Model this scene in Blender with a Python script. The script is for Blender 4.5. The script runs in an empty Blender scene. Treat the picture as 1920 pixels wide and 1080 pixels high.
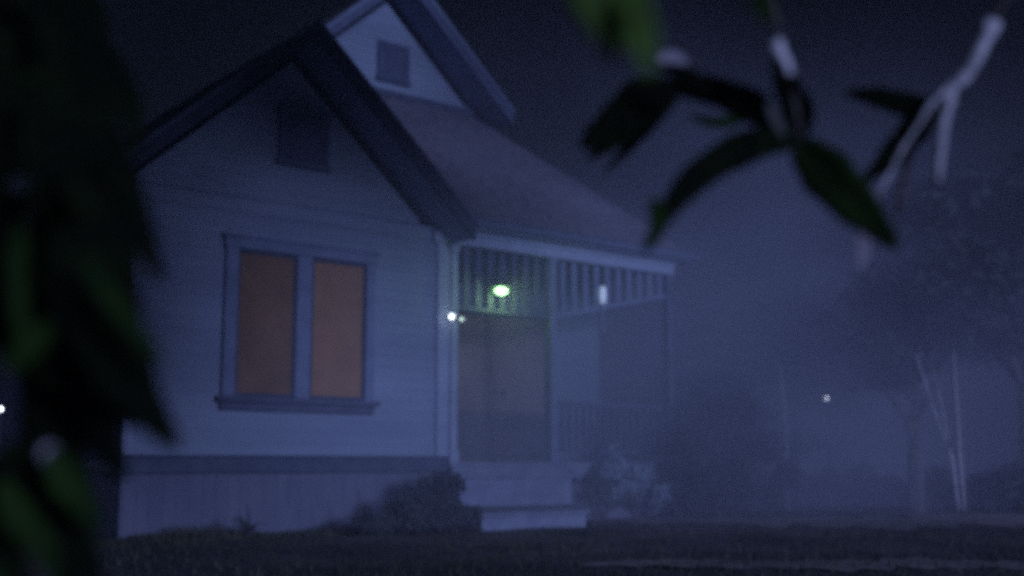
import bpy, bmesh, math, random
from mathutils import Vector, Matrix
R = math.radians
random.seed(7)
sc = bpy.context.scene
col = sc.collection

# ------------------------------------------------------------------ camera
FPX = 2200.0                                    # focal length in pixels of a 1920 px wide frame
AZ, PITCH = R(50.927), R(8.531)
fw = Vector((math.cos(AZ), math.sin(AZ), 0)); RT = Vector((math.sin(AZ), -math.cos(AZ), 0))
FW = fw*math.cos(PITCH) + Vector((0, 0, math.sin(PITCH)))
UP = -fw*math.sin(PITCH) + Vector((0, 0, math.cos(PITCH)))
CAM = Vector((-4.765, -12.104, 0.83))
cd = bpy.data.cameras.new('camera'); cam = bpy.data.objects.new('camera', cd); col.objects.link(cam)
cam.matrix_world = Matrix(((RT.x, UP.x, -FW.x, CAM.x), (RT.y, UP.y, -FW.y, CAM.y), (RT.z, UP.z, -FW.z, CAM.z), (0, 0, 0, 1)))
cd.sensor_width = 36; cd.lens = FPX/1920*36; cd.clip_end = 600; cd.clip_start = .05
cd.dof.use_dof = True; cd.dof.focus_distance = 5.0; cd.dof.aperture_fstop = 1.25
sc.camera = cam

def at(u, v, d):
    """world point seen at pixel u,v of the 1920 px photograph, d metres in front of the lens"""
    return CAM + (FW + RT*((u-960)/FPX) - UP*((v-540)/FPX))*d

# ------------------------------------------------------------------ world, sun, exposure
SUN_TO = Vector((-0.04, -1.0, 0.15)).normalized()      # direction towards the light
w = bpy.data.worlds.new('World'); sc.world = w; w.use_nodes = True
nt = w.node_tree; nt.nodes.clear()
out = nt.nodes.new('ShaderNodeOutputWorld'); bg = nt.nodes.new('ShaderNodeBackground'); sky = nt.nodes.new('ShaderNodeTexSky')
sky.sky_type = 'NISHITA'; sky.sun_disc = False
sky.sun_elevation = math.asin(SUN_TO.z); sky.sun_rotation = math.atan2(SUN_TO.x, SUN_TO.y)
bg.inputs['Strength'].default_value = 0.0005
nt.links.new(sky.outputs[0], bg.inputs[0]); nt.links.new(bg.outputs[0], out.inputs[0])
sd = bpy.data.lights.new('moonlight', 'SUN'); sd.energy = 2.5; sd.angle = R(10); sd.color = (0.395, 0.485, 1.0)
sun = bpy.data.objects.new('moonlight', sd); col.objects.link(sun)
sun.rotation_euler = (-SUN_TO).to_track_quat('-Z', 'Y').to_euler(); sun.location = (0, -20, 12)
sc.view_settings.view_transform = 'Standard'; sc.view_settings.look = 'None'
sc.view_settings.exposure = 0; sc.view_settings.gamma = 1
sc.render.engine = 'CYCLES'
sc.cycles.filter_width = 3.2                      # the soft lens of a small video camera
sc.cycles.volume_step_rate = 4; sc.cycles.volume_max_steps = 64; sc.cycles.sample_clamp_indirect = .6; sc.cycles.sample_clamp_direct = 4; sc.cycles.volume_bounces = 1; sc.cycles.max_bounces = 5
sc.cycles.use_denoising = False             # fine grain stays in, as in a night video frame

# ------------------------------------------------------------------ materials
def mat(name, c, rough=.8, c2=None, scale=3., bump=0., bscale=40., emit=None, estr=0., stretch=(1, 1, 1), spec=.3, trans=0.):
    m = bpy.data.materials.new(name); m.use_nodes = True; n = m.node_tree; b = n.nodes['Principled BSDF']
    b.inputs['Roughness'].default_value = rough; b.inputs['Base Color'].default_value = (*c, 1)
    b.inputs['Specular IOR Level'].default_value = spec
    tc = n.nodes.new('ShaderNodeTexCoord'); mp = n.nodes.new('ShaderNodeMapping'); mp.inputs['Scale'].default_value = stretch
    n.links.new(tc.outputs['Object'], mp.inputs[0])
    if c2:
        no = n.nodes.new('ShaderNodeTexNoise'); no.inputs['Scale'].default_value = scale; no.inputs['Detail'].default_value = 5
        cr = n.nodes.new('ShaderNodeValToRGB'); cr.color_ramp.elements[0].position = .35; cr.color_ramp.elements[1].position = .68
        cr.color_ramp.elements[0].color = (*c, 1); cr.color_ramp.elements[1].color = (*c2, 1)
        n.links.new(mp.outputs[0], no.inputs[0]); n.links.new(no.outputs[0], cr.inputs[0]); n.links.new(cr.outputs[0], b.inputs['Base Color'])
    if bump:
        nb = n.nodes.new('ShaderNodeTexNoise'); nb.inputs['Scale'].default_value = bscale; nb.inputs['Detail'].default_value = 4
        bp = n.nodes.new('ShaderNodeBump'); bp.inputs['Strength'].default_value = bump; bp.inputs['Distance'].default_value = .02
        n.links.new(mp.outputs[0], nb.inputs[0]); n.links.new(nb.outputs[0], bp.inputs['Height']); n.links.new(bp.outputs[0], b.inputs['Normal'])
    if emit:
        b.inputs['Emission Color'].default_value = (*emit, 1); b.inputs['Emission Strength'].default_value = estr
    if trans:
        b.inputs['Transmission Weight'].default_value = 0
        tr = n.nodes.new('ShaderNodeBsdfTranslucent'); mx = n.nodes.new('ShaderNodeMixShader'); mx.inputs[0].default_value = trans
        tr.inputs[0].default_value = (*c, 1); o = n.nodes['Material Output']
        n.links.new(b.outputs[0], mx.inputs[1]); n.links.new(tr.outputs[0], mx.inputs[2]); n.links.new(mx.outputs[0], o.inputs[0])
    return m
M = dict(
    siding=mat('siding_paint', (.24, .28, .35), .75, (.31, .36, .44), 1.3, .2, 30, stretch=(.4, 1, 1.6)),
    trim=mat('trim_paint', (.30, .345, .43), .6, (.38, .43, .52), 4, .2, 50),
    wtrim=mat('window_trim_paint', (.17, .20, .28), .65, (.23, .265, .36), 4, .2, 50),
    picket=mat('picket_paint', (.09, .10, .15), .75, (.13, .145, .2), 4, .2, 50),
    dtrim=mat('dark_trim_paint', (.06, .075, .11), .7, (.09, .11, .155), 5, .2, 40),
    soffit=mat('soffit_boards', (.20, .24, .34), .8, (.26, .3, .42), 3, .3, 20),
    roof=mat('roof_shingles', (.13, .125, .15), .95, (.18, .17, .20), 1.2, .8, 14),
    vent=mat('vent_paint', (.10, .12, .18), .8, (.14, .16, .23), 6, .2, 30),
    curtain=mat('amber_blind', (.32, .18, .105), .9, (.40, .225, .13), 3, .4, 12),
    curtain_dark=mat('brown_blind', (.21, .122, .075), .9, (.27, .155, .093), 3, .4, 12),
    door=mat('door_paint', (.26, .20, .155), .8, (.34, .26, .2), 2, .2, 12),
    doorlow=mat('door_panel_paint', (.12, .11, .12), .8, (.17, .15, .15), 2, .2, 12),
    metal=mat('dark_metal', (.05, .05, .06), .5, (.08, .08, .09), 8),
    concrete=mat('step_paint', (.20, .22, .29), .85, (.29, .31, .38), 4, .5, 35),
    skirt=mat('skirting_boards', (.13, .14, .19), .85, (.17, .18, .23), 2.5, .4, 20, stretch=(2, 1, .6)),
    ground=mat('lawn_soil', (.05, .05, .055), 1, (.15, .125, .125), .7, .9, 9, stretch=(1, 1, 1)),
    path=mat('pale_gravel', (.22, .19, .19), 1, (.36, .31, .30), 2.5, .8, 30),
    grass=mat('grass_blades', (.03, .04, .025), .9, (.07, .07, .04), 3),
    shrub=mat('shrub_leaves', (.035, .045, .05), .9, (.07, .075, .07), 5),
    shrub_pale=mat('pale_shrub_leaves', (.22, .28, .32), .9, (.34, .40, .46), 5),
    tree=mat('tree_leaves', (.022, .027, .025), .9, (.05, .056, .048), 2, spec=.1),
    bark=mat('bark', (.06, .05, .05), .95, (.12, .10, .09), 6, .8, 25),
    pale_twig=mat('pale_bark', (.36, .35, .36), .8, (.64, .62, .62), 14, .5, 60),
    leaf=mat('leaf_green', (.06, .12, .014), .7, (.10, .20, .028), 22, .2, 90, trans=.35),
    leaf_dark=mat('leaf_dark', (.003, .004, .002), .8, (.006, .010, .003), 18, .2, 90, trans=.12, spec=.03),  # near-black colour stands in for the backlit look of the leaves
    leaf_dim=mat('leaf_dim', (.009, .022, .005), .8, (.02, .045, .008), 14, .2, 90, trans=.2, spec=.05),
    leaf_pale=mat('leaf_underside', (.10, .11, .10), .8, (.16, .17, .15), 20, .3, 60, trans=.3, spec=.05),
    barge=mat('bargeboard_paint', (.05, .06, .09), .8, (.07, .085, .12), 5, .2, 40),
    dry=mat('dry_leaf', (.34, .31, .34), .8, (.5, .46, .49), 20, .3, 60, trans=.3),
    bulb_green=mat('green_bulb', (.8, 1, .7), .3, emit=(.45, 1, .42), estr=9),
    bulb_white=mat('white_bulb', (1, 1, 1), .3, emit=(.85, .95, 1), estr=5),
    bulb_dim=mat('small_bulb', (1, 1, 1), .3, emit=(.6, .85, .65), estr=1.5),
    lantern=mat('lantern_glass', (.8, .85, .95), .4, emit=(.55, .7, 1), estr=.55),
    far_bulb=mat('far_bulb', (1, 1, 1), .3, emit=(.75, .85, 1), estr=3),
)

# ------------------------------------------------------------------ helpers
def tag(o, label=None, cat=None, group=None, kind=None):
    if label: o['label'] = label
    if cat: o['category'] = cat
    if group: o['group'] = group
    if kind: o['kind'] = kind
    return o
def empty(name, loc, label, cat, group=None):
    o = bpy.data.objects.new(name, None); col.objects.link(o); o.location = loc; o.empty_display_size = .1
    return tag(o, label, cat, group)
def link(name, bm, m, parent=None, smooth=False, bevel=0.):
    me = bpy.data.meshes.new(name)
    bmesh.ops.recalc_face_normals(bm, faces=bm.faces[:]) if bevel >= 0 else None
    if parent is not None:
        bmesh.ops.translate(bm, verts=bm.verts[:], vec=-wloc(parent))
    bm.to_mesh(me); bm.free(); me.materials.append(m)
    if smooth:
        for p in me.polygons: p.use_smooth = True
    o = bpy.data.objects.new(name, me); col.objects.link(o)
    if parent is not None: o.parent = parent
    if bevel > 0:
        b = o.modifiers.new('bevel', 'BEVEL'); b.width = bevel; b.segments = 2; b.limit_method = 'ANGLE'
    return o
def wloc(o):
    v = Vector(o.location)
    while o.parent: o = o.parent; v += Vector(o.location)
    return v
def box(bm, x0, x1, y0, y1, z0, z1):
    vs = [bm.verts.new(p) for p in ((x0,y0,z0),(x1,y0,z0),(x1,y1,z0),(x0,y1,z0),(x0,y0,z1),(x1,y0,z1),(x1,y1,z1),(x0,y1,z1))]
    for f in ((0,3,2,1),(4,5,6,7),(0,1,5,4),(1,2,6,5),(2,3,7,6),(3,0,4,7)): bm.faces.new([vs[i] for i in f])
def hexa(bm, a, b):
    """solid between two quads a and b (4 points each)"""
    A = [bm.verts.new(p) for p in a]; B = [bm.verts.new(p) for p in b]
    bm.faces.new(A[::-1]); bm.faces.new(B)
    for i in range(len(A)):
        j = (i+1) % len(A); bm.faces.new((A[i], A[j], B[j], B[i]))
def slab(bm, pts, t):
    """a planar polygon given thickness t downwards"""
    hexa(bm, [(x, y, z-t) for x, y, z in pts], pts)
def tube(bm, pts, rads, seg=8):
    rings = []
    n = len(pts)
    for i, p in enumerate(pts):
        p = Vector(p); d = (Vector(pts[min(i+1, n-1)]) - Vector(pts[max(i-1, 0)])).normalized()
        a = d.cross(Vector((0, 0, 1)));  a = a.normalized() if a.length > 1e-3 else Vector((1, 0, 0))
        b = d.cross(a).normalized()
        rings.append([bm.verts.new(p + (a*math.cos(2*math.pi*k/seg) + b*math.sin(2*math.pi*k/seg))*rads[i]) for k in range(seg)])
    for i in range(n-1):
        for k in range(seg): bm.faces.new((rings[i][k], rings[i][(k+1) % seg], rings[i+1][(k+1) % seg], rings[i+1][k]))
    bm.faces.new(rings[0][::-1]); bm.faces.new(rings[-1])
def ball(bm, c, r, sx=1, sy=1, sz=1, seg=14):
    g = bmesh.ops.create_uvsphere(bm, u_segments=seg, v_segments=seg//2+2, radius=r)
    for v in g['verts']: v.co = Vector((v.co.x*sx, v.co.y*sy, v.co.z*sz)) + Vector(c)
def siding(bm, x0f, x1f, z0, z1, y, h=.135, lap=.011):
    """lapped boards facing -y; x0f and x1f give the ends of a board at height z"""
    z = z0
    while z < z1-1e-4:
        t = min(z+h, z1)
        a, b = (x0f(z), y-lap, z), (x1f(z), y-lap, z); c, d = (x1f(t), y-.002, t), (x0f(t), y-.002, t)
        if b[0]-a[0] > .02:
            V = [bm.verts.new(p) for p in (a, b, c, d, (a[0], y, z), (b[0], y, z), (b[0], y, t), (a[0] if False else d[0], y, t))]
            bm.faces.new(V[:4]); bm.faces.new((V[0], V[4], V[5], V[1]))
        z = t
def foliage(bm, blobs, n, size, droop=.3, rnd=random):
    """n leaf-sized faces scattered in clumps through the given ellipsoids"""
    tot = sum(b[3] for b in blobs)
    for (c, r, clumps, wgt) in blobs:
        c = Vector(c); cl = []
        for _ in range(clumps):
            d = Vector((rnd.gauss(0, 1), rnd.gauss(0, 1), rnd.gauss(0, 1))).normalized()*rnd.uniform(.45, 1.0)
            cl.append((Vector((c.x+d.x*r[0], c.y+d.y*r[1], c.z+d.z*r[2])), rnd.uniform(.2, .42)))
        for _ in range(int(n*wgt/tot)):
            k, q = rnd.choice(cl)
            p = k + Vector((rnd.gauss(0, .5)*r[0], rnd.gauss(0, .5)*r[1], rnd.gauss(0, .5)*r[2]))*q
            if p.z < .02: continue
            s = size*rnd.uniform(.6, 1.4)
            a = Vector((rnd.gauss(0, 1), rnd.gauss(0, 1), rnd.gauss(0, .6)-droop)).normalized()
            b = a.cross(Vector((rnd.gauss(0, 1), rnd.gauss(0, 1), rnd.gauss(0, 1)))).normalized()
            V = [bm.verts.new(p - a*s), bm.verts.new(p + b*s*.42), bm.verts.new(p + a*s), bm.verts.new(p - b*s*.42)]
            bm.faces.new(V)
def leaf_mesh(bm, pts, width, twist=0., fold=.25, face=None):
    """a lance-shaped leaf along pts (world points), folded along its midrib"""
    pts = [Vector(p) for p in pts]; n = 14
    def cur(t):
        s = t*(len(pts)-1); i = min(int(s), len(pts)-2); f = s-i
        p0 = pts[max(i-1, 0)]; p1 = pts[i]; p2 = pts[i+1]; p3 = pts[min(i+2, len(pts)-1)]
        return .5*((2*p1) + (p2-p0)*f + (2*p0-5*p1+4*p2-p3)*f*f + (3*p1-p0-3*p2+p3)*f**3)
    look = face or (CAM - pts[len(pts)//2]).normalized()
    rows = []
    for k in range(n+1):
        t = k/n; p = cur(t); d = (cur(min(t+.02, 1)) - cur(max(t-.02, 0))).normalized()
        side = d.cross(look).normalized(); nrm = side.cross(d).normalized()
        ang = twist*(t-.3); side, nrm = side*math.cos(ang)+nrm*math.sin(ang), nrm*math.cos(ang)-side*math.sin(ang)
        hw = width*.5*max(.04, math.sin(math.pi*min(1, t**.8))**.75) * (1+.06*math.sin(t*21))
        row = []
        for s in (-1, -.5, 0, .5, 1): row.append(p + side*hw*s + nrm*hw*fold*abs(s))
        rows.append((row, nrm))
    th = .0006
    top = [[bm.verts.new(q + nr*th) for q in r] for r, nr in rows]; bot = [[bm.verts.new(q - nr*th) for q in r] for r, nr in rows]
    for k in range(n):
        for j in range(4):
            bm.faces.new((top[k][j], top[k][j+1], top[k+1][j+1], top[k+1][j])); bm.faces.new((bot[k][j], bot[k+1][j], bot[k+1][j+1], bot[k][j+1]))
        for j in (0, 4): bm.faces.new((top[k][j], top[k+1][j], bot[k+1][j], bot[k][j]))

# ------------------------------------------------------------------ ground
def gz(x, y):
    d = max(0., min(1., (y+4.2)/3.0)); s = d*d*(3-2*d)
    return .05*s + .015*math.sin(x*1.7+y*.6) + .012*math.sin(y*2.3-x*.9)
bm = bmesh.new()
def lines(a, b, fa, fb, fine, coarse):
    v = [a]
    while v[-1] < b:
        v.append(v[-1] + (fine if fa <= v[-1] < fb else coarse))
    return v
xs = lines(-56, 86, -12, 26, .35, 4.5); ys = lines(-25, 72, -15, 16, .35, 4.5)
grid = [[bm.verts.new((x, y, gz(x, y) + (random.uniform(-.012, .012) if -15 < y < 16 and -12 < x < 26 else 0))) for x in xs] for y in ys]
for j in range(len(ys)-1):
    for i in range(len(xs)-1): bm.faces.new((grid[j][i], grid[j][i+1], grid[j+1][i+1], grid[j+1][i]))
tag(link('ground', bm, M['ground'], smooth=True), kind='structure')
def strip(name, a, b, w0, w1):
    """irregular pale strip of ground from a to b"""
    bm = bmesh.new(); a = Vector((*a, 0)); b = Vector((*b, 0)); d = (b-a).normalized(); s = Vector((-d.y, d.x, 0)); n = 90; prev = None
    for k in range(n+1):
        t = k/n; p = a.lerp(b, t); w = w0+(w1-w0)*t; row = []
        e = min(1, t*6+.08)
        for j in range(7):
            q = p + s*w*e*((j/3)-1)*(1+.22*math.sin(k*.9+j)+.14*math.sin(k*.37)) + s*.25*math.sin(k*.13)
            row.append(bm.verts.new((q.x, q.y, gz(q.x, q.y)+.012)))
        if prev:
            for j in range(6): bm.faces.new((prev[j], prev[j+1], row[j+1], row[j]))
        prev = row
    return tag(link(name, bm, M['path'], smooth=True), kind='structure')
def along(u, d): q = CAM+fw*d+RT*d*((u-960)/FPX); return (q.x, q.y)
strip('path', along(1080, 16.6), along(2300, 17.2), 1.0, 1.8)
strip('track', along(1080, 9.8), along(2150, 9.9), .35, .6)

# ------------------------------------------------------------------ the house
ZT, ZF = 3.88, .83                                # porch plate and floor heights
AX, HW, RISE = 1.68, 1.87, 1.70                   # front gable: centre, half width, rise
BX0, BX1 = -.17, 3.97
H = empty('house', (4, 3, 0), 'pale clapboard cottage with twin gables, a front porch and an amber window pair', 'house')
# foundation, band, walls
bm = bmesh.new(); box(bm, BX0+.03, BX1, .04, 9.5, 0, .73)
for k in range(30):
    x = BX0+.05+k*.148
    if x < BX1-.14: box(bm, x, x+.145, .03, .04, .05, .73)
box(bm, BX1, 8.1, .25, 9.5, 0, .7)
link('foundation', bm, M['skirt'], H)
bm = bmesh.new(); box(bm, BX0-.03, BX1+.02, -.045, .05, .735, .9); box(bm, BX0-.05, BX1+.04, -.075, .05, .9, .925)
link('base_band', bm, M['dtrim'], H, bevel=.006)
bm = bmesh.new(); box(bm, BX0, BX1, .0, 9.5, .925, 3.84)
siding(bm, lambda z: BX0+.1, lambda z: BX1-.16, .93, 3.84, 0)
link('bay_wall', bm, M['siding'], H)
# gable triangle
bm = bmesh.new()
sl = RISE/HW
hexa(bm, [(AX-HW, .0, ZT), (AX+HW, .0, ZT), (AX, .0, ZT+RISE)], [(AX-HW, 2.2, ZT), (AX+HW, 2.2, ZT), (AX, 2.2, ZT+RISE)])
siding(bm, lambda z: AX-HW+(z-3.84)/sl, lambda z: AX+HW-(z-3.84)/sl, 3.845, ZT+RISE, 0)
link('gable_wall', bm, M['siding'], H)
# corner boards
for x0, x1 in ((BX0-.02, BX0+.1), (BX1-.16, BX1+.03)):
    bm = bmesh.new(); box(bm, x0, x1, -.05, .06, .925, 3.76); link('corner_board', bm, M['trim'], H, bevel=.008)
bm = bmesh.new(); box(bm, BX0, AX+HW+.2, -.032, .0, 3.66, 3.80); link('frieze_board', bm, M['siding'], H, bevel=.006)

def louvre(parent, cx, y, z0, z1, wd, m):
    bm = bmesh.new(); t = .06
    box(bm, cx-wd/2, cx-wd/2+t, y-.06, y, z0, z1); box(bm, cx+wd/2-t, cx+wd/2, y-.06, y, z0, z1)
    box(bm, cx-wd/2+t, cx+wd/2-t, y-.058, y, z1-t, z1); box(bm, cx-wd/2-.03, cx+wd/2+.03, y-.085, y, z0-.03, z0+.03)
    f = link('gable_vent', bm, m, parent, bevel=.004)
    bm = bmesh.new(); z = z0+.06
    box(bm, cx-wd/2+t, cx+wd/2-t, y-.024, y-.021, z0+.03, z1-t)
    while z < z1-t-.05:
        hexa(bm, [(cx-wd/2+t, y-.05, z), (cx+wd/2-t, y-.05, z), (cx+wd/2-t, y-.05, z+.012), (cx-wd/2+t, y-.05, z+.012)],
                 [(cx-wd/2+t, y-.026, z+.035), (cx+wd/2-t, y-.026, z+.035), (cx+wd/2-t, y-.026, z+.047), (cx-wd/2+t, y-.026, z+.047)])
        z += .075
    bmesh.ops.translate(bm, verts=bm.verts[:], vec=Vector())
    return link('louvre_slats', bm, m, f)
louvre(H, 1.85, -.02, 4.33, 5.03, .66, M['vent'])

# window pair
bm = bmesh.new()
wx0, wx1, wz0, wz1 = .90, 2.86, 1.47, 3.36
box(bm, wx0, wx0+.15, -.075, .0, wz0+.1, wz1-.12); box(bm, wx1-.12, wx1, -.075, 0, wz0+.1, wz1-.12)
box(bm, 1.80, 1.99, -.07, 0, wz0+.1, wz1-.12)
box(bm, wx0-.02, wx1+.02, -.085, 0, wz1-.12, wz1); box(bm, wx0-.05, wx1+.05, -.11, 0, wz1, wz1+.035)
W = link('window', bm, M['wtrim'], H, bevel=.006)
bm = bmesh.new(); box(bm, wx0-.06, wx1+.06, -.13, 0, wz0+.04, wz0+.1); box(bm, wx0-.01, wx1+.01, -.075, 0, wz0-.05, wz0+.04)
link('sill', bm, M['picket'], W, bevel=.006)
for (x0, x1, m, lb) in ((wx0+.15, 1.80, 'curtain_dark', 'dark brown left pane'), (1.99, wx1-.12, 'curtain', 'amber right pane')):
    bm = bmesh.new()
    t = .035
    box(bm, x0, x0+t, -.05, -.005, wz0+.1, wz1-.12); box(bm, x1-t, x1, -.05, -.005, wz0+.1, wz1-.12)
    box(bm, x0+t, x1-t, -.048, -.005, wz0+.1, wz0+.145); box(bm, x0+t, x1-t, -.048, -.005, wz1-.165, wz1-.12)
    sash = link('sash', bm, M['dtrim'], W)
    bm = bmesh.new(); n = 22; prev = None
    for k in range(n+1):
        x = x0+t+(x1-x0-2*t)*k/n; yy = -.027-.006*math.sin(k*1.25)
        c = [bm.verts.new((x, yy, wz0+.145)), bm.verts.new((x, yy, wz1-.165))]
        if prev: bm.faces.new((prev[0], c[0], c[1], prev[1]))
        prev = c
    p = link('pane', bm, M[m], sash, smooth=True); p['label'] = lb

# front gable roof: two slopes reaching forward of the wall
YF = -.55; AZT = ZT+2.02; GS = .905
def gz_at(x): return AZT - GS*abs(x-AX)
xr, xl = AX+2.32, AX-2.32
T = .15
for s, name in ((xr, 'gable_roof'), (xl, 'gable_roof')):
    bm = bmesh.new(); d = .0
    slab(bm, [(AX+(.001 if s > AX else -.001), YF, AZT), (s, YF, gz_at(s)), (s, .0, gz_at(s)), (AX+(.001 if s > AX else -.001), .0, AZT)], T)
    # the part behind the wall plane runs back to the valley with the main roof
    if s > AX: slab(bm, [(AX+.001, .002, AZT), (s, .002, gz_at(s)), (s-.02, .1, gz_at(s)+.01), (AX+.001, 2.45, AZT)], T)
    else: slab(bm, [(AX-.001, .002, AZT), (AX-.001, 2.45, AZT), (AX-.9, 4.5, gz_at(AX-.9)), (s, 4.5, gz_at(s)), (s, .002, gz_at(s))], T)
    link(name, bm, M['roof'], H)
    # boarded underside of the overhang
    bm = bmesh.new()
    for k in range(5):
        y0 = YF+.03+k*.104
        e = AX+(.0 if s > AX else -.0)
        q = [(e, y0, AZT-T-.004), (s, y0, gz_at(s)-T-.004), (s, y0+.098, gz_at(s)-T-.004), (e, y0+.098, AZT-T-.004)]
        slab(bm, q, .018)
    link('soffit', bm, M['soffit'], H)
    bm = bmesh.new(); a, b = .04, .20
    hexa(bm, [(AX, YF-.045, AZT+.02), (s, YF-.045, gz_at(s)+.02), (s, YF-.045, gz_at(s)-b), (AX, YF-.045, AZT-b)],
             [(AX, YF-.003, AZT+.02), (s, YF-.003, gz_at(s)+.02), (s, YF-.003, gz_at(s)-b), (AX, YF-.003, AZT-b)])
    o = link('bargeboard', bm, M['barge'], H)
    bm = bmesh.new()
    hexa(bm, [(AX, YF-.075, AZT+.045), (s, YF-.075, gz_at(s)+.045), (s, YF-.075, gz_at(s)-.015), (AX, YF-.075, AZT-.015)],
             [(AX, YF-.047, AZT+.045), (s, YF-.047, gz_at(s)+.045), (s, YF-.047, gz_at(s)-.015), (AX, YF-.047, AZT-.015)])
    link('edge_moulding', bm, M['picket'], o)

# main roof
EZ, EY, RB, RZ = 3.96, -.27, 3.5, 6.76
bm = bmesh.new()
def pl(x, y): return (x, y, EZ+(RZ-EZ)*(y-EY)/(RB-EY))
front = [pl(3.86, EY), pl(8.42, EY), pl(7.0, RB), pl(3.44, RB), pl(1.68, 2.4)]
slab(bm, front, .1)
slab(bm, [(8.42, EY+.002, EZ), (8.42, 10, EZ), (7.0, 8, RZ), (7.0, RB+.002, RZ)], .1)
slab(bm, [(1.68, 2.4, 5.87), (3.44, RB, RZ), (3.44, 8, RZ), (-.6, 10, EZ), (-.6, 3.8, EZ)], .1)
slab(bm, [(3.44, 8.002, RZ), (7.0, 8.002, RZ), (8.42, 10.01, EZ), (-.6, 10.01, EZ)], .1)
mr = link('main_roof', bm, M['roof'], H)
# shingle courses standing proud of the front slope
bm = bmesh.new(); rr = random.Random(3)
n = 30
for k in range(n):
    t0, t1 = k/n, (k+1)/n
    y0, y1 = EY+(RB-EY)*t0, EY+(RB-EY)*t1
    def xl_(y): return 3.86 + (1.68-3.86)*min(1, (y-EY)/(2.4-EY)) if y < 2.4 else 1.68+(3.44-1.68)*(y-2.4)/(RB-2.4)
    def xr_(y): return 8.42+(7.0-8.42)*(y-EY)/(RB-EY)
    x = max(xl_(y0), xl_(y1))+rr.uniform(0, .1)
    while x < min(xr_(y0), xr_(y1))-.1:
        wd = min(rr.uniform(.16, .34), min(xr_(y0), xr_(y1))-x)
        h = rr.uniform(.014, .03)
        a = pl(x, y0-.01); b = pl(x+wd-.012, y0-.01); c = pl(x+wd-.012, y1); d = pl(x, y1)
        hexa(bm, [a, b, c, d], [(a[0], a[1]-.004, a[2]+h), (b[0], b[1]-.004, b[2]+h), (c[0], c[1], c[2]+.004), (d[0], d[1], d[2]+.004)])
        x += wd
link('shingles', bm, M['roof'], mr)
bm = bmesh.new(); box(bm, 3.98, 8.44, EY-.07, EY-.003, EZ-.09, EZ-.01); box(bm, 3.98, 8.44, EY-.085, EY-.0, EZ-.008, EZ+.012)
link('gutter', bm, M['vent'], H, bevel=.02)  # dark tone stands in for the shadow line at the eave
bm = bmesh.new(); box(bm, 4.0, 8.38, EY+.01, -.125, EZ-.118, EZ-.102); box(bm, 8.17, 8.38, -.123, 9.8, EZ-.118, EZ-.102)
link('porch_soffit', bm, M['soffit'], H)
# rear gable
GX, GW, GR = 5.22, 1.78, 1.60
bm = bmesh.new()
hexa(bm, [(GX-GW, RB, RZ-.1), (GX+GW, RB, RZ-.1), (GX+GW, RB, RZ), (GX, RB, RZ+GR), (GX-GW, RB, RZ)], [(GX-GW, RB+.3, RZ-.1), (GX+GW, RB+.3, RZ-.1), (GX+GW, RB+.3, RZ), (GX, RB+.3, RZ+GR), (GX-GW, RB+.3, RZ)])
siding(bm, lambda z: GX-GW+(z-RZ)/(GR/GW), lambda z: GX+GW-(z-RZ)/(GR/GW), RZ+.09, RZ+GR, RB, .14)
link('upper_gable_wall', bm, M['siding'], H)
bm = bmesh.new(); box(bm, GX-GW, GX+GW, RB-.06, RB, RZ-.02, RZ+.088); link('gable_base_board', bm, M['dtrim'], H, bevel=.006)
louvre(H, 5.37, RB-.02, 7.02, 7.66, .60, M['vent'])
GY = RB-.62; ga = GR/GW; GT = RZ+GR+.30
def gz2(x): return GT - ga*abs(x-GX)
for s in (GX+2.18, GX-2.18):
    e = GX+(.001 if s > GX else -.001)
    bm = bmesh.new(); slab(bm, [(e, GY, GT), (s, GY, gz2(s)), (s, 8.3, gz2(s)), (e, 8.3, GT)], .14); link('upper_roof', bm, M['roof'], H)
    bm = bmesh.new()
    for k in range(6):
        y0 = GY+.02+k*.1; slab(bm, [(e, y0, GT-.145), (s, y0, gz2(s)-.145), (s, y0+.094, gz2(s)-.145), (e, y0+.094, GT-.145)], .018)
    link('soffit', bm, M['soffit'], H)
    bm = bmesh.new()
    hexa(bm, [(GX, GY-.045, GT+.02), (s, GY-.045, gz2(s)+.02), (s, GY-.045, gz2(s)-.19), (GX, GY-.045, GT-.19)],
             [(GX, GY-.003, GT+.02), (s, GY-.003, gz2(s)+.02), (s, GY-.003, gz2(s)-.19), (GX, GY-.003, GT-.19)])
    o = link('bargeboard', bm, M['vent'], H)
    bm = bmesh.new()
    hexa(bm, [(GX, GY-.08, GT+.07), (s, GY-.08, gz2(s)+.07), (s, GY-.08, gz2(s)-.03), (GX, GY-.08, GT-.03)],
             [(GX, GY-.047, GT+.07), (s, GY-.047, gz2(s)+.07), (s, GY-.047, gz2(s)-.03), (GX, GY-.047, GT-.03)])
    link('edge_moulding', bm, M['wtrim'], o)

# porch
bm = bmesh.new()
for k in range(24):
    x = BX1+.003+k*.174
    box(bm, x, min(x+.168, 8.16), -.12, 1.5, ZF-.03, ZF+.02)
box(bm, BX1+.05, 8.1, -.09, -.05, ZF-.22, ZF-.032)
link('porch_floor', bm, M['concrete'], H)
bm = bmesh.new(); box(bm, BX1-.25, 8.14, -.10, .075, ZT-.24, ZT-.105); box(bm, BX1+.033, 8.16, -.12, .09, ZT-.10, ZT-.04)
link('porch_beam', bm, M['trim'], H, bevel=.008)
bm = bmesh.new(); box(bm, BX1+.01, 8.1, .1, 1.5, 3.70, 3.73); link('porch_ceiling', bm, M['soffit'], H)
bm = bmesh.new(); box(bm, BX1+.002, 8.08, 1.5, 9.48, .7, 3.78)
siding(bm, lambda z: 7.16, lambda z: 8.0, .86, 3.7, 1.5, .15)
siding(bm, lambda z: BX1+.02, lambda z: 7.16, 3.0, 3.7, 1.5, .15)
link('porch_wall', bm, M['siding'], H)
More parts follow.
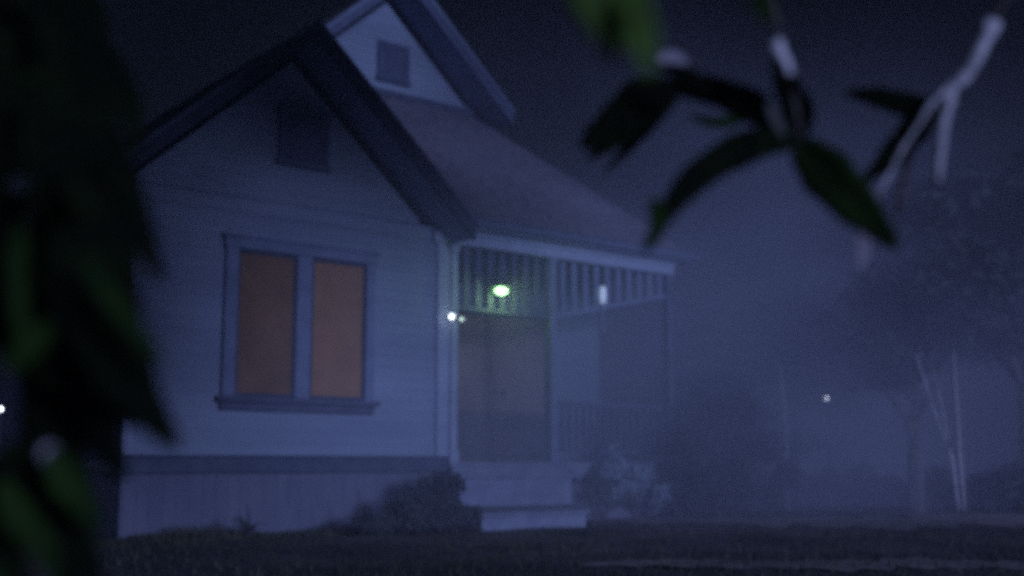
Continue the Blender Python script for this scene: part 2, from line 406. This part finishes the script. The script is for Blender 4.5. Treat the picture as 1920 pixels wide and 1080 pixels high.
def post(x, y, z0, z1, m='trim'):
    bm = bmesh.new(); a = .055
    box(bm, x-a, x+a, y-a, y+a, z0+.16, z1-.1); box(bm, x-a-.02, x+a+.02, y-a-.02, y+a+.02, z0, z0+.158); box(bm, x-a-.015, x+a+.015, y-a-.015, y+a+.015, z1-.098, z1-.002)
    return link('post', bm, M[m], H, bevel=.006)
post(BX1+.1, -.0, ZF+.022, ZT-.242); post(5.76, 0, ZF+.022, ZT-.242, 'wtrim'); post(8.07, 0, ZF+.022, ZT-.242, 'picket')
# hanging picket frieze below the beam: level over the entry, stepping up towards the far corner
bm = bmesh.new(); x = BX1+.28; rr = random.Random(5)
while x < 5.66:
    box(bm, x, x+.085, -.012, .012, 2.86, ZT-.242); x += .20
box(bm, BX1+.16, 5.70, -.025, .025, 2.80, 2.858)
link('picket_frieze', bm, M['picket'], H)
bm = bmesh.new(); x = 5.92
def rz(x): return 2.88+(x-5.8)*.215
while x < 7.98:
    hexa(bm, [(x, -.014, rz(x)), (x+.09, -.014, rz(x+.09)), (x+.09, -.014, ZT-.242), (x, -.014, ZT-.242)], [(x, .012, rz(x)), (x+.09, .012, rz(x+.09)), (x+.09, .012, ZT-.242), (x, .012, ZT-.242)])
    x += .215
hexa(bm, [(5.82, -.03, rz(5.8)-.06), (8.01, -.03, rz(8.0)-.06), (8.01, -.03, rz(8.0)), (5.82, -.03, rz(5.8))], [(5.82, .03, rz(5.8)-.06), (8.01, .03, rz(8.0)-.06), (8.01, .03, rz(8.0)), (5.82, .03, rz(5.8))])
link('picket_frieze', bm, M['wtrim'], H)
# railing
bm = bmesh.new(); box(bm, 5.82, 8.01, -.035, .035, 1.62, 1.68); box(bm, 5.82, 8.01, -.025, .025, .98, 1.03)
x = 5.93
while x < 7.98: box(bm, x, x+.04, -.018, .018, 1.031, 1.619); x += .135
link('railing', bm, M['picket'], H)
# door set in the back wall of the porch
bm = bmesh.new()
dx0, dx1, dz0, dz1 = 4.95, 7.0, ZF+.02, 3.0
box(bm, dx0, dx0+.11, 1.42, 1.5, dz0, dz1); box(bm, dx1-.11, dx1, 1.42, 1.5, dz0, dz1); box(bm, dx0-.02, dx1+.02, 1.41, 1.5, dz1-.002, dz1+.11)
fr = link('door_frame', bm, M['dtrim'], H, bevel=.005)
mid = (dx0+dx1)/2
for (a, b) in ((dx0+.112, mid-.004), (mid+.004, dx1-.112)):
    bm = bmesh.new(); box(bm, a, b, 1.465, 1.499, dz0+.01, dz1-.004)
    for (p, q) in ((.12, .72), (.84, 1.42), (1.54, 2.04)):
        box(bm, a+.1, b-.1, 1.45, 1.464, dz0+p, dz0+q)
    d = link('door', bm, M['door'], H, bevel=.004)
    bm = bmesh.new(); box(bm, a+.02, b-.02, 1.44, 1.449, dz0+.05, dz0+.74); k = link('kick_panel', bm, M['doorlow'], d, bevel=.003)
    bm = bmesh.new(); hx = mid-.09 if a < mid-.1 else mid+.09
    ball(bm, (hx, 1.42, dz0+1.02), .03); tube(bm, [(hx, 1.42, dz0+1.02), (hx, 1.466, dz0+1.02)], [.012, .012]); link('handle', bm, M['metal'], d, smooth=True)
# chimney-less back; side window on the left wall
# steps
S = empty('front_steps', (4.7, -.6, .05), 'broad pale painted steps leading up to the porch floor', 'steps')
bm = bmesh.new(); box(bm, 3.80, 5.62, -.56, -.125, .0, .655); link('upper_step', bm, M['concrete'], S, bevel=.015)
bm = bmesh.new(); box(bm, 3.76, 5.66, -.60, -.122, .657, .70); link('tread', bm, M['concrete'], S, bevel=.012)
bm = bmesh.new(); box(bm, 3.80, 5.62, -.58, -.561, .262, .315); link('riser_shadow_strip', bm, M['metal'], S)  # dark strip standing in for the shadow gap under the upper step
bm = bmesh.new(); box(bm, 3.78, 5.44, -1.02, -.563, -.03, .215); link('lower_step', bm, M['concrete'], S, bevel=.015)
bm = bmesh.new(); box(bm, 3.75, 5.47, -1.06, -.562, .217, .255); link('tread', bm, M['concrete'], S, bevel=.012)

# ------------------------------------------------------------------ lamps
def bulb_light(parent, loc, c, e, r=.03):
    l = bpy.data.lights.new('glow', 'POINT'); l.energy = e; l.color = c; l.shadow_soft_size = r
    o = bpy.data.objects.new('lamp_glow', l); col.objects.link(o); o.parent = parent; o.location = Vector(loc)-wloc(parent)
    return o
LP = Vector((4.74, -.17, 3.08))
L = empty('porch_lamp', (4.74, -.03, 3.2), 'glowing green porch lamp mounted on the frieze over the entry', 'lamp')
bm = bmesh.new(); box(bm, 4.69, 4.79, -.028, -.0125, 3.05, 3.30); tube(bm, [(4.74, -.028, 3.24), (4.74, -.10, 3.27), (4.74, -.17, 3.24), (4.74, -.17, 3.17)], [.012]*4); link('bracket', bm, M['metal'], L)
bm = bmesh.new()
r0 = [(.03, 3.20), (.06, 3.185), (.13, 3.14), (.135, 3.128)]
rings = [[bm.verts.new((4.74+r*math.cos(k*math.pi/10), -.17+r*math.sin(k*math.pi/10), z)) for k in range(20)] for r, z in r0]
for i in range(3):
    for k in range(20): bm.faces.new((rings[i][k], rings[i][(k+1) % 20], rings[i+1][(k+1) % 20], rings[i+1][k]))
bm.faces.new(rings[0]); link('lamp_shade', bm, M['metal'], L, smooth=True)
bm = bmesh.new(); ball(bm, LP, .07, 1.35, 1, .7); link('bulb', bm, M['bulb_green'], L, smooth=True)
bulb_light(L, LP+Vector((0, -.10, -.03)), (.55, 1, .35), 9, .05)

L2 = empty('post_lamp', (4.04, -.06, 2.68), 'small twin bulb lamp, one bright white and one dim, on the porch corner post', 'lamp')
bm = bmesh.new(); box(bm, 3.95, 4.15, -.075, -.052, 2.66, 2.70); tube(bm, [(3.96, -.075, 2.68), (3.96, -.12, 2.68)], [.016, .02]); tube(bm, [(4.12, -.075, 2.67), (4.12, -.12, 2.66)], [.012, .014]); link('bracket', bm, M['metal'], L2)
bm = bmesh.new(); ball(bm, (3.955, -.15, 2.68), .036); b1 = link('bulb', bm, M['bulb_white'], L2, smooth=True); b1['label'] = 'bright white bulb'
bm = bmesh.new(); ball(bm, (4.12, -.14, 2.66), .026, 1.3, 1, .9); b2 = link('bulb', bm, M['bulb_dim'], L2, smooth=True); b2['label'] = 'dim greenish bulb'

L3 = empty('hanging_lantern', (6.66, -.09, 3.4), 'slim white lantern hanging from the porch beam among the pickets', 'lantern')
bm = bmesh.new(); tube(bm, [(6.66, -.085, 3.70), (6.66, -.085, 3.36), (6.66, -.085, 3.33)], [.006, .02, .055]); link('lantern_frame', bm, M['metal'], L3)
bm = bmesh.new(); tube(bm, [(6.66, -.085, 3.09), (6.66, -.085, 3.20), (6.66, -.085, 3.328)], [.042, .05, .045], 12); link('lantern_glass', bm, M['lantern'], L3, smooth=True)
bm = bmesh.new(); tube(bm, [(6.66, -.085, 3.058), (6.665, -.085, 2.72)], [.012, .008]); ball(bm, (6.665, -.085, 2.71), .018); link('tassel', bm, M['trim'], L3)

# ------------------------------------------------------------------ planting near the house
def ground_pt(u, v, z=.15):
    d = FW + RT*((u-960)/FPX) - UP*((v-540)/FPX); t = (z-CAM.z)/d.z
    return CAM + d*t
def stems(bm, base, tips, r=.012):
    for t in tips:
        b = Vector(base); t = Vector(t); m = b.lerp(t, .5)+Vector((random.uniform(-.04, .04), random.uniform(-.04, .04), .04))
        tube(bm, [b, m, t], [r, r*.8, r*.35], 6)
def shrub(name, base, blobs, n, size, m, label, cat='shrub', group=None):
    o = empty(name, base, label, cat, group)
    bm = bmesh.new(); foliage(bm, blobs, n, size); link('foliage', bm, m, o, bevel=-1)
    bm = bmesh.new(); stems(bm, base, [Vector(b[0])+Vector((random.uniform(-1, 1)*b[1][0]*.6, random.uniform(-1, 1)*b[1][1]*.6, b[1][2]*.6)) for b in blobs for _ in range(4)]); link('stem', bm, M['bark'], o)
    return o
shrub('shrub', (3.15, -.75, .04), [((3.38, -.8, .34), (.36, .34, .40), 26, 5), ((3.0, -.85, .24), (.5, .34, .26), 24, 4), ((2.55, -.9, .14), (.5, .3, .15), 18, 2), ((3.62, -.95, .18), (.22, .25, .16), 10, 2)], 9500, .03, M['shrub'], 'low dark shrub banked against the left side of the steps')
shrub('shrub', (5.95, -.6, .05), [((6.02, -.55, .62), (.14, .14, .16), 8, 2), ((6.15, -.6, .42), (.12, .12, .16), 8, 2), ((6.45, -.7, .3), (.28, .12, .07), 8, 1)], 1500, .028, M['shrub'], 'small ragged dark shrub at the right end of the steps')
shrub('shrub', (9.7, .6, .05), [((9.6, .5, 1.5), (.9, .8, .9), 22, 3), ((10.6, .9, 1.2), (1.1, .9, .9), 22, 3), ((9.2, .2, .8), (.6, .5, .6), 14, 2), ((11.6, .9, .9), (1.0, .9, .7), 18, 2)], 9000, .06, M['shrub'], 'tall murky bush in the fog beyond the right end of the porch')
shrub('shrub', (8.3, -.7, .05), [((7.8, -.7, .75), (.5, .45, .7), 16, 3), ((8.5, -.6, 1.15), (.7, .5, 1.0), 22, 4), ((9.3, -.6, .7), (.8, .5, .65), 16, 3)], 9000, .045, M['shrub'], 'dark bush crowding the right corner of the porch')
shrub('shrub', (6.9, -.4, .05), [((6.7, -.35, .6), (.35, .2, .28), 14, 3), ((7.3, -.3, .5), (.35, .2, .3), 12, 2), ((6.55, -.35, .95), (.2, .15, .2), 8, 1)], 2400, .035, M['shrub_pale'], 'pale leafy shrub in front of the porch railing')
def stalk(base, h, label, n=7):
    o = empty('stalk_plant', base, label, 'plant', 'thin stalk plants in the front bed'); b = Vector(base)
    bm = bmesh.new(); tube(bm, [b, b+Vector((.01, 0, h*.5)), b+Vector((-.01, .01, h))], [.018, .014, .006]); link('stem', bm, M['bark'], o)
    bm = bmesh.new()
    for k in range(n*4):
        a = random.uniform(0, 6.28); l = random.uniform(.1, .24); s = b+Vector((0, 0, random.uniform(.0, .12)))
        leaf_mesh(bm, [s, s+Vector((math.cos(a)*l*.5, math.sin(a)*l*.5, l*.6)), s+Vector((math.cos(a)*l, math.sin(a)*l, l*.5))], .035, face=Vector((0, 0, 1)))
    link('foliage', bm, M['shrub'], o, smooth=True)
stalk((2.3, -.7, .04), .5, 'thin upright dark stalk plant left of the low shrub by the steps')
stalk((.95, -.7, .04), .38, 'short thin stalk plant below the left window pane')

# grass tufts: uncountable
bm = bmesh.new(); rg = random.Random(11)
for _ in range(9000):
    d = rg.uniform(7, 22); a = rg.uniform(-.5, .5); p = CAM + fw*d + RT*d*a
    if (BX0-.1 < p.x < 8.2 and p.y > -.1) or (3.8 < p.x < 5.9 and -1.1 < p.y < 0): continue
    z = gz(p.x, p.y); h = rg.uniform(.03, .09); s = rg.uniform(.006, .012); q = rg.uniform(0, 3.14); l = Vector((math.cos(q), math.sin(q), 0))
    V = [bm.verts.new((p.x-l.x*s, p.y-l.y*s, z)), bm.verts.new((p.x+l.x*s, p.y+l.y*s, z)), bm.verts.new((p.x+rg.uniform(-.04, .04), p.y+rg.uniform(-.04, .04), z+h))]
    bm.faces.new(V)
for _ in range(2600):
    x = rg.uniform(-1.2, 3.9); y = rg.uniform(-.75, -.06); z = gz(x, y); h = rg.uniform(.03, .12)*(1+.5*math.sin(x*3.1)); s = rg.uniform(.008, .016)
    V = [bm.verts.new((x-s, y, z)), bm.verts.new((x+s, y, z)), bm.verts.new((x+rg.uniform(-.06, .06), y+rg.uniform(-.05, .05), z+h))]; bm.faces.new(V)
tag(link('grass', bm, M['grass'], bevel=-1), 'sparse dark grass across the front yard', 'grass', kind='stuff')

# bare pale stems at the right
def sapling(pts, r, label, extra=()):
    r *= .9
    o = empty('bare_sapling', pts[0], label, 'sapling', 'bare pale saplings in the right yard')
    bm = bmesh.new(); n = len(pts); tube(bm, pts, [r*(1-.6*i/(n-1)) for i in range(n)]); link('trunk', bm, M['pale_twig'], o, smooth=True)
    for e in extra: bm = bmesh.new(); tube(bm, e, [r*.5, r*.4, r*.2]); link('branch', bm, M['pale_twig'], o, smooth=True)
sapling([at(1797, 956, 18), at(1785, 860, 18), at(1748, 760, 18), at(1718, 665, 18.1)], .035, 'bare pale sapling leaning left at the far right', [(at(1785, 860, 18), at(1765, 760, 17.9), at(1750, 690, 17.8))])
sapling([at(1808, 956, 17.8), at(1800, 860, 17.8), at(1794, 760, 17.9), at(1788, 660, 18)], .028, 'bare pale sapling standing straight at the far right')
sapling([at(1478, 956, 18), at(1474, 800, 18), at(1462, 680, 18)], .022, 'single thin pale sapling in the fog right of the porch')

# far lamps
def yard_lamp(u, v, d, r, label):
    p = at(u, v, d); o = empty('yard_lamp', (p.x, p.y, .15), label, 'lamp', 'small distant lamps')
    bm = bmesh.new(); tube(bm, [(p.x, p.y, .1), (p.x, p.y, p.z-r*1.1)], [.02, .015]); tube(bm, [(p.x, p.y, p.z-r*1.2), (p.x, p.y, p.z-r*.9)], [.02, r*.8]); link('pole', bm, M['metal'], o)
    bm = bmesh.new(); ball(bm, p, r); link('bulb', bm, M['far_bulb'], o, smooth=True)
yard_lamp(1550, 747, 21, .035, 'tiny white lamp on a thin pole deep in the fog on the right')
yard_lamp(1, 767, 9.5, .024, 'tiny white lamp at the left edge behind the leaves')

# background trees
def tree(x, y, h, cr, label, n=9000, trunk=.16, leafsize=.14, cz=None, seed=0):
    rr = random.Random(seed or int(x*31+y)); o = empty('tree', (x, y, 0), label, 'tree', 'background trees')
    bm = bmesh.new(); top = Vector((x+rr.uniform(-.4, .4), y, h*.72)); tube(bm, [(x, y, 0), (x+.1, y, h*.3), top], [trunk, trunk*.75, trunk*.3])
    blobs = []
    for k in range(6):
        a = k*1.05+rr.uniform(0, .6); e = Vector((x+math.cos(a)*cr*rr.uniform(.4, .75), y+math.sin(a)*cr*rr.uniform(.4, .75), h*rr.uniform(.5, .88)))
        tube(bm, [(x+.05, y, h*rr.uniform(.3, .5)), Vector((x, y, h*.5)).lerp(e, .5), e], [trunk*.4, trunk*.28, trunk*.1], 6)
        blobs.append((e, (cr*.45, cr*.45, h*.13), 12, 1))
    blobs.append((Vector((x, y, h*.84)), (cr*.5, cr*.5, h*.13), 12, 1))
    link('trunk', bm, M['bark'], o)
    bm = bmesh.new(); foliage(bm, blobs, n, leafsize, rnd=rr); link('crown', bm, M['tree'], o, bevel=-1)
for k, (u, d, h, cr, lb) in enumerate(((1390, 44, 7.2, 3.4, 'foggy dark tree just right of the porch roof'), (1560, 46, 6.2, 3.4, 'low broad tree behind the tiny lamp in the fog'),
        (1705, 19.5, 4.2, 1.9, 'pale grey tree crown above the bare saplings'), (1915, 21, 6.6, 2.6, 'tall dark tree at the right edge'), (1790, 34, 7.6, 3.6, 'tall faint tree behind the bare saplings'))):
    p = CAM + fw*d + RT*d*((u-960)/FPX)
    tree(p.x, p.y, h, cr, lb, seed=50+k)
p = CAM + fw*19 + RT*19*(-.62)
tree(p.x, p.y, 8.0, 3.0, 'dark tree left of the house behind the leaves', seed=77)
# dark hedge closing the right yard
hd = empty('hedge', (17, 3, 0), 'dark low hedge closing off the foggy yard on the right', 'hedge')
blobs = []
for k in range(18):
    d = 21-k*.08; q = CAM + fw*d + RT*d*((1250+k*42-960)/FPX); blobs.append((Vector((q.x, q.y, .32)), (.6, .6, random.uniform(.3, .5)), 8, 1))
bm = bmesh.new(); foliage(bm, blobs, 12000, .09); link('foliage', bm, M['tree'], hd, bevel=-1)
bm = bmesh.new()
for b in blobs[:1]: stems(bm, (b[0].x, b[0].y, 0), [b[0]+Vector((random.uniform(-.4, .4), random.uniform(-.3, .3), .3)) for _ in range(3)], .03)
link('stem', bm, M['bark'], hd)

# unseen trees added behind the viewer to shade upper air, gable and left wall
def added_shade_tree(x, y, zb, zt, r, label, n=7000):
    o = empty('added_shade_tree', (x, y, 0), label, 'tree', 'unseen trees added to shade the house'); q = random.Random(int(x*7+90))
    bm = bmesh.new(); tube(bm, [(x, y, -.05), (x+.1, y, zb*.5), (x, y+.1, zb), (x, y, zt-1.2)], [.26, .21, .17, .06])
    blobs = [((x, y, (zb+zt)/2), (r*.8, r*.7, (zt-zb)*.42), 20, 2)]
    for k in range(6):
        a = k*1.05; e = Vector((x+math.cos(a)*r*.7, y+math.sin(a)*r*.5, q.uniform(zb+.9, zt-1.3))); tube(bm, [(x, y, zb-.6), Vector((x, y, zb)).lerp(e, .5), e], [.1, .07, .03], 6)
        blobs.append((e, (r*.42, r*.4, 1.0), 14, 1))
    link('trunk', bm, M['bark'], o)
    bm = bmesh.new(); foliage(bm, blobs, n, .2, rnd=q); link('crown', bm, M['tree'], o, bevel=-1)
added_shade_tree(.2, -17, 5.5, 12.6, 3.7, 'dense unseen tree added to shade the front gable', 24000)
added_shade_tree(-3.0, -18.5, 3.0, 12.6, 4.6, 'dense unseen tree added behind the viewer to shade the left wall', 12000)
added_shade_tree(8.2, -18, 9.2, 12.7, 4.3, 'high crowned unseen shade tree added behind the viewer, right of centre', 12000)
added_shade_tree(19, -17, 6.6, 12.6, 4.2, 'broad crowned unseen tree added to shade the upper haze, far right', 13000)
added_shade_tree(27.5, -18, 6.4, 12.6, 4.4, 'broad crowned unseen tree added to shade the upper haze, farther right', 13000)
added_shade_tree(36.5, -17, 6.4, 12.6, 4.6, 'last broad crowned unseen tree added to shade the upper haze', 13000)

# ------------------------------------------------------------------ leaves close to the lens
NEAR = .78
def leaf(parent, uvd, wpx, m, twist=.4, fold=.25, name='leaf'):
    uvd = [(q[0], q[1], q[2]*NEAR) for q in uvd]; pts = [at(*q) for q in uvd]; d = sum(q[2] for q in uvd)/len(uvd)
    bm = bmesh.new(); leaf_mesh(bm, pts, wpx/FPX*d, twist, fold); return link(name, bm, M[m], parent, smooth=True)
def twig(parent, uvd, wpx, m, name='twig'):
    uvd = [(q[0], q[1], q[2]*NEAR) for q in uvd]; bm = bmesh.new(); pts = [at(*q) for q in uvd]; d = uvd[0][2]; r = wpx/FPX*d/2
    sm = []
    for i in range(len(pts)-1):
        for t in (0, .33, .66): sm.append(pts[i].lerp(pts[i+1], t))
    sm.append(pts[-1]); n = len(sm)
    tube(bm, sm, [r*(1-.35*i/(n-1))*(1+.12*math.sin(i*2.1)) for i in range(n)], 10); return link(name, bm, M[m], parent, smooth=True)
# branch with the starburst of leaves
B = empty('leafy_branch', at(1500, 265, 1.64), 'dark leafy branch fanning out like a star at the upper right', 'branch', None)
twig(B, [(1440, -60, 2.1), (1462, 80, 2.1), (1486, 170, 2.1), (1502, 268, 2.1)], 12, 'bark')
twig(B, [(1452, 78, 2.06), (1466, 108, 2.06), (1482, 140, 2.06)], 30, 'pale_twig')
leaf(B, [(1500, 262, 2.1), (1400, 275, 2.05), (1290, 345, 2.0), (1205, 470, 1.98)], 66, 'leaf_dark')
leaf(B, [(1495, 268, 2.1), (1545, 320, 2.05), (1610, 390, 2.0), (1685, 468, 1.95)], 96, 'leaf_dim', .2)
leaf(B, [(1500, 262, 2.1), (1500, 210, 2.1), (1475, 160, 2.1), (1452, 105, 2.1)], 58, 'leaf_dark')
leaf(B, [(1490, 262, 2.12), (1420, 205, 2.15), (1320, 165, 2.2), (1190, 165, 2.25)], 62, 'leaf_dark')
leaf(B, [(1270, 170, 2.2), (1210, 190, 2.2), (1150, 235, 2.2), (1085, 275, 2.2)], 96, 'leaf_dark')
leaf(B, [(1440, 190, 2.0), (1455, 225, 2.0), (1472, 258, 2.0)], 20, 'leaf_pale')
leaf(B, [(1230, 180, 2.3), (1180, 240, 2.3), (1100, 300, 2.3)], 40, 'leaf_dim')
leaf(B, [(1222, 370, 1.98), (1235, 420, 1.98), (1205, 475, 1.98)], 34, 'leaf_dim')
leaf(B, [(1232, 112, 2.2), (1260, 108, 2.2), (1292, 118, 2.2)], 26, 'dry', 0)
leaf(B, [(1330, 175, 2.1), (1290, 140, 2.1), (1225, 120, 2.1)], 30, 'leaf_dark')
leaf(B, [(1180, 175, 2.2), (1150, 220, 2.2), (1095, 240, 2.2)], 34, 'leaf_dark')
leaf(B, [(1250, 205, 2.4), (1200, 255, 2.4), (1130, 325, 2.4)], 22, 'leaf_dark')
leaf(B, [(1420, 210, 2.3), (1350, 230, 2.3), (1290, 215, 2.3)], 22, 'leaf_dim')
B2 = empty('leafy_branch', at(1745, 190, 1.79), 'leafy branch with pale twigs at the right edge', 'branch')
twig(B2, [(1862, 40, 2.25), (1838, 90, 2.25), (1812, 145, 2.25)], 36, 'pale_twig')
twig(B2, [(1812, 140, 2.25), (1785, 165, 2.25), (1768, 235, 2.25), (1757, 340, 2.25)], 26, 'pale_twig')
twig(B2, [(1790, 155, 2.25), (1745, 195, 2.25), (1700, 265, 2.3), (1642, 372, 2.3)], 15, 'pale_twig')
twig(B2, [(1735, 205, 2.3), (1702, 300, 2.3), (1684, 400, 2.3)], 17, 'bark')
twig(B2, [(1960, -120, 2.25), (1900, -30, 2.25), (1860, 45, 2.25)], 20, 'bark')
leaf(B2, [(1750, 195, 2.3), (1700, 195, 2.3), (1640, 180, 2.3), (1582, 172, 2.3)], 44, 'leaf_dark')
leaf(B2, [(1752, 190, 2.3), (1720, 235, 2.3), (1670, 290, 2.3), (1615, 345, 2.3)], 56, 'leaf_dark')
leaf(B2, [(1612, 430, 2.1), (1618, 465, 2.1), (1614, 505, 2.1)], 24, 'dry', 0)
leaf(B2, [(1640, 350, 2.2), (1640, 365, 2.2), (1632, 385, 2.2)], 26, 'dry', 0)
NEAR = .62
B3 = empty('hanging_leaves', at(1160, -30, 1.33), 'bright green blurred leaves hanging down at the top centre', 'branch')
twig(B3, [(1140, -160, 1.7), (1150, -60, 1.7), (1155, -20, 1.7)], 14, 'bark')
leaf(B3, [(1080, -70, 1.7), (1100, -10, 1.7), (1135, 50, 1.7), (1150, 120, 1.7)], 74, 'leaf', 0, .1)
leaf(B3, [(1150, -70, 1.7), (1180, 0, 1.68), (1205, 70, 1.66), (1216, 145, 1.66)], 72, 'leaf', 0, .1)
leaf(B3, [(1170, -60, 1.75), (1150, 0, 1.75), (1165, 60, 1.75), (1175, 95, 1.75)], 50, 'leaf')
leaf(B3, [(1400, -60, 1.8), (1425, -10, 1.8), (1440, 45, 1.8)], 50, 'leaf_dim')

# dark shrub at the left edge
NEAR = .56
S1 = empty('foreground_shrub', at(60, 1300, 1.34), 'dark leafy shrub filling the left edge close to the camera', 'shrub')
explicit = [
 ([(110, 120, 2.2), (190, 260, 2.2), (245, 400, 2.2), (305, 530, 2.2)], 80, 'leaf_dark'),
 ([(60, 150, 2.1), (150, 330, 2.1), (215, 480, 2.1), (262, 640, 2.1)], 85, 'leaf_dark'),
 ([(110, 420, 2.0), (170, 560, 2.0), (235, 710, 2.0), (335, 845, 2.0)], 130, 'leaf_dark'),
 ([(60, 560, 2.3), (120, 700, 2.3), (190, 820, 2.3), (235, 905, 2.3)], 75, 'leaf_dark'),
 ([(150, 470, 1.9), (195, 540, 1.9), (250, 610, 1.9), (318, 690, 1.9)], 38, 'leaf_dim'),
  ([(90, 600, 1.8), (65, 640, 1.8), (35, 670, 1.8), (5, 700, 1.8)], 52, 'leaf_dim'),
 ([(30, 480, 2.2), (50, 560, 2.2), (60, 640, 2.2), (90, 740, 2.2)], 90, 'leaf_dark'), ([(-30, 400, 2.2), (0, 500, 2.2), (10, 600, 2.2), (20, 690, 2.2)], 100, 'leaf_dark'), ([(60, 650, 2.2), (90, 750, 2.2), (120, 850, 2.2), (170, 960, 2.2)], 90, 'leaf_dark'),
 ([(95, 840, 2.0), (120, 900, 2.0), (160, 950, 2.0), (190, 1000, 2.0)], 60, 'leaf_dim'),
 ([(10, 830, 2.1), (60, 900, 2.1), (120, 990, 2.1), (190, 1110, 2.1)], 120, 'leaf_dark'),
 ([(0, 900, 2.0), (30, 960, 2.0), (80, 1030, 2.0), (110, 1110, 2.0)], 60, 'leaf_dim'),
 ([(85, 835, 2.0), (98, 860, 2.0), (110, 890, 2.0)], 34, 'dry'),
 ([(40, -60, 2.3), (110, 50, 2.3), (160, 170, 2.3), (230, 290, 2.3)], 110, 'leaf_dark'),
 ([(170, 300, 2.1), (215, 330, 2.1), (255, 380, 2.1), (290, 450, 2.1)], 50, 'leaf_dark'),
 ([(120, 60, 2.4), (190, 110, 2.4), (240, 190, 2.4), (262, 290, 2.4)], 60, 'leaf_dark'),
 ([(130, 560, 2.1), (190, 600, 2.1), (250, 650, 2.1), (292, 745, 2.1)], 70, 'leaf_dark'),
 ([(60, 700, 2.1), (130, 720, 2.1), (190, 770, 2.1), (262, 800, 2.1)], 55, 'leaf_dark'),
 ([(100, -80, 2.6), (150, 20, 2.6), (170, 120, 2.6), (215, 230, 2.6)], 90, 'leaf_dark'),
]
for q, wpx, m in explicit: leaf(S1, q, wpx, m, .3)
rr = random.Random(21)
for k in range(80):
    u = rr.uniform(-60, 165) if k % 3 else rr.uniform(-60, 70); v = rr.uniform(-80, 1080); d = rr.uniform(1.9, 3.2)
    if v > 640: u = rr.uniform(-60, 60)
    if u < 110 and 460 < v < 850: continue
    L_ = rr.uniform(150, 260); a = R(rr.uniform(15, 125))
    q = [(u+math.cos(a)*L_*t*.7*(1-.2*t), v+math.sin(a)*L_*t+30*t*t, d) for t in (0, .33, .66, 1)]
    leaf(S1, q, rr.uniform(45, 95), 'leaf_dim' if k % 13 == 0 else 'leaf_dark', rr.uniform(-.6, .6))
for k, (u, v) in enumerate(((60, -100), (120, 200), (40, 500), (100, 420))):
    twig(S1, [(60+k*10, 1300, 2.4), (40+k*14, 900, 2.4), (u, v+200, 2.4), (u, v, 2.4)], 14, 'bark', 'stem')

# ------------------------------------------------------------------ haze
bm = bmesh.new(); box(bm, -60, 96, -30, 82, -1.1, 12.9)
hz = link('haze', bm, bpy.data.materials.new('haze_air')); hz['kind'] = 'stuff'; hz['label'] = 'thin blue night fog drifting round the house'; hz['category'] = 'fog'
m = hz.data.materials[0]; m.use_nodes = True; m.node_tree.nodes.clear()
o = m.node_tree.nodes.new('ShaderNodeOutputMaterial'); v = m.node_tree.nodes.new('ShaderNodeVolumePrincipled')
v.inputs['Color'].default_value = (.72, .78, .95, 1); v.inputs['Density'].default_value = .003; v.inputs['Anisotropy'].default_value = .1
m.node_tree.links.new(v.outputs[0], o.inputs['Volume'])

# smoke drifting over the porch and the right-hand yard
bm = bmesh.new(); SC, SR = Vector((8.2, 2.0, 1.6)), Vector((13.0, 10.8, 7.3))
bmesh.ops.create_icosphere(bm, subdivisions=4, radius=1)
for q in bm.verts: q.co = Vector((SC.x+q.co.x*SR.x, SC.y+q.co.y*SR.y, max(.16, SC.z+q.co.z*SR.z)))
sm = bpy.data.materials.new('smoke_cloud'); k = link('smoke', bm, sm); k['kind'] = 'stuff'; k['label'] = 'soft patchy blue smoke drifting over the porch and the right-hand yard'; k['category'] = 'smoke'
sm.use_nodes = True; n = sm.node_tree; n.nodes.clear()
o = n.nodes.new('ShaderNodeOutputMaterial'); v = n.nodes.new('ShaderNodeVolumePrincipled'); n.links.new(v.outputs[0], o.inputs['Volume'])
v.inputs['Color'].default_value = (.74, .78, .95, 1); v.inputs['Anisotropy'].default_value = .1
tc = n.nodes.new('ShaderNodeTexCoord')
sub = n.nodes.new('ShaderNodeVectorMath'); sub.operation = 'SUBTRACT'; sub.inputs[1].default_value = SC
div = n.nodes.new('ShaderNodeVectorMath'); div.operation = 'DIVIDE'; div.inputs[1].default_value = SR
ln = n.nodes.new('ShaderNodeVectorMath'); ln.operation = 'LENGTH'
n.links.new(tc.outputs['Object'], sub.inputs[0]); n.links.new(sub.outputs[0], div.inputs[0]); n.links.new(div.outputs[0], ln.inputs[0])
fa = n.nodes.new('ShaderNodeMapRange'); fa.interpolation_type = 'SMOOTHSTEP'
fa.inputs['From Min'].default_value = 1.0; fa.inputs['From Max'].default_value = .15; fa.inputs['To Min'].default_value = 0; fa.inputs['To Max'].default_value = 1
n.links.new(ln.outputs['Value'], fa.inputs['Value'])
no = n.nodes.new('ShaderNodeTexNoise'); no.inputs['Scale'].default_value = .30; no.inputs['Detail'].default_value = 2.5
n.links.new(tc.outputs['Object'], no.inputs['Vector'])
na = n.nodes.new('ShaderNodeMapRange'); na.inputs['From Min'].default_value = .32; na.inputs['From Max'].default_value = .68; na.inputs['To Min'].default_value = .12; na.inputs['To Max'].default_value = 1.55
n.links.new(no.outputs[0], na.inputs['Value'])
mu = n.nodes.new('ShaderNodeMath'); mu.operation = 'MULTIPLY'; n.links.new(fa.outputs[0], mu.inputs[0]); n.links.new(na.outputs[0], mu.inputs[1])
m2 = n.nodes.new('ShaderNodeMath'); m2.operation = 'MULTIPLY'; m2.inputs[1].default_value = .14; n.links.new(mu.outputs[0], m2.inputs[0]); n.links.new(m2.outputs[0], v.inputs['Density'])
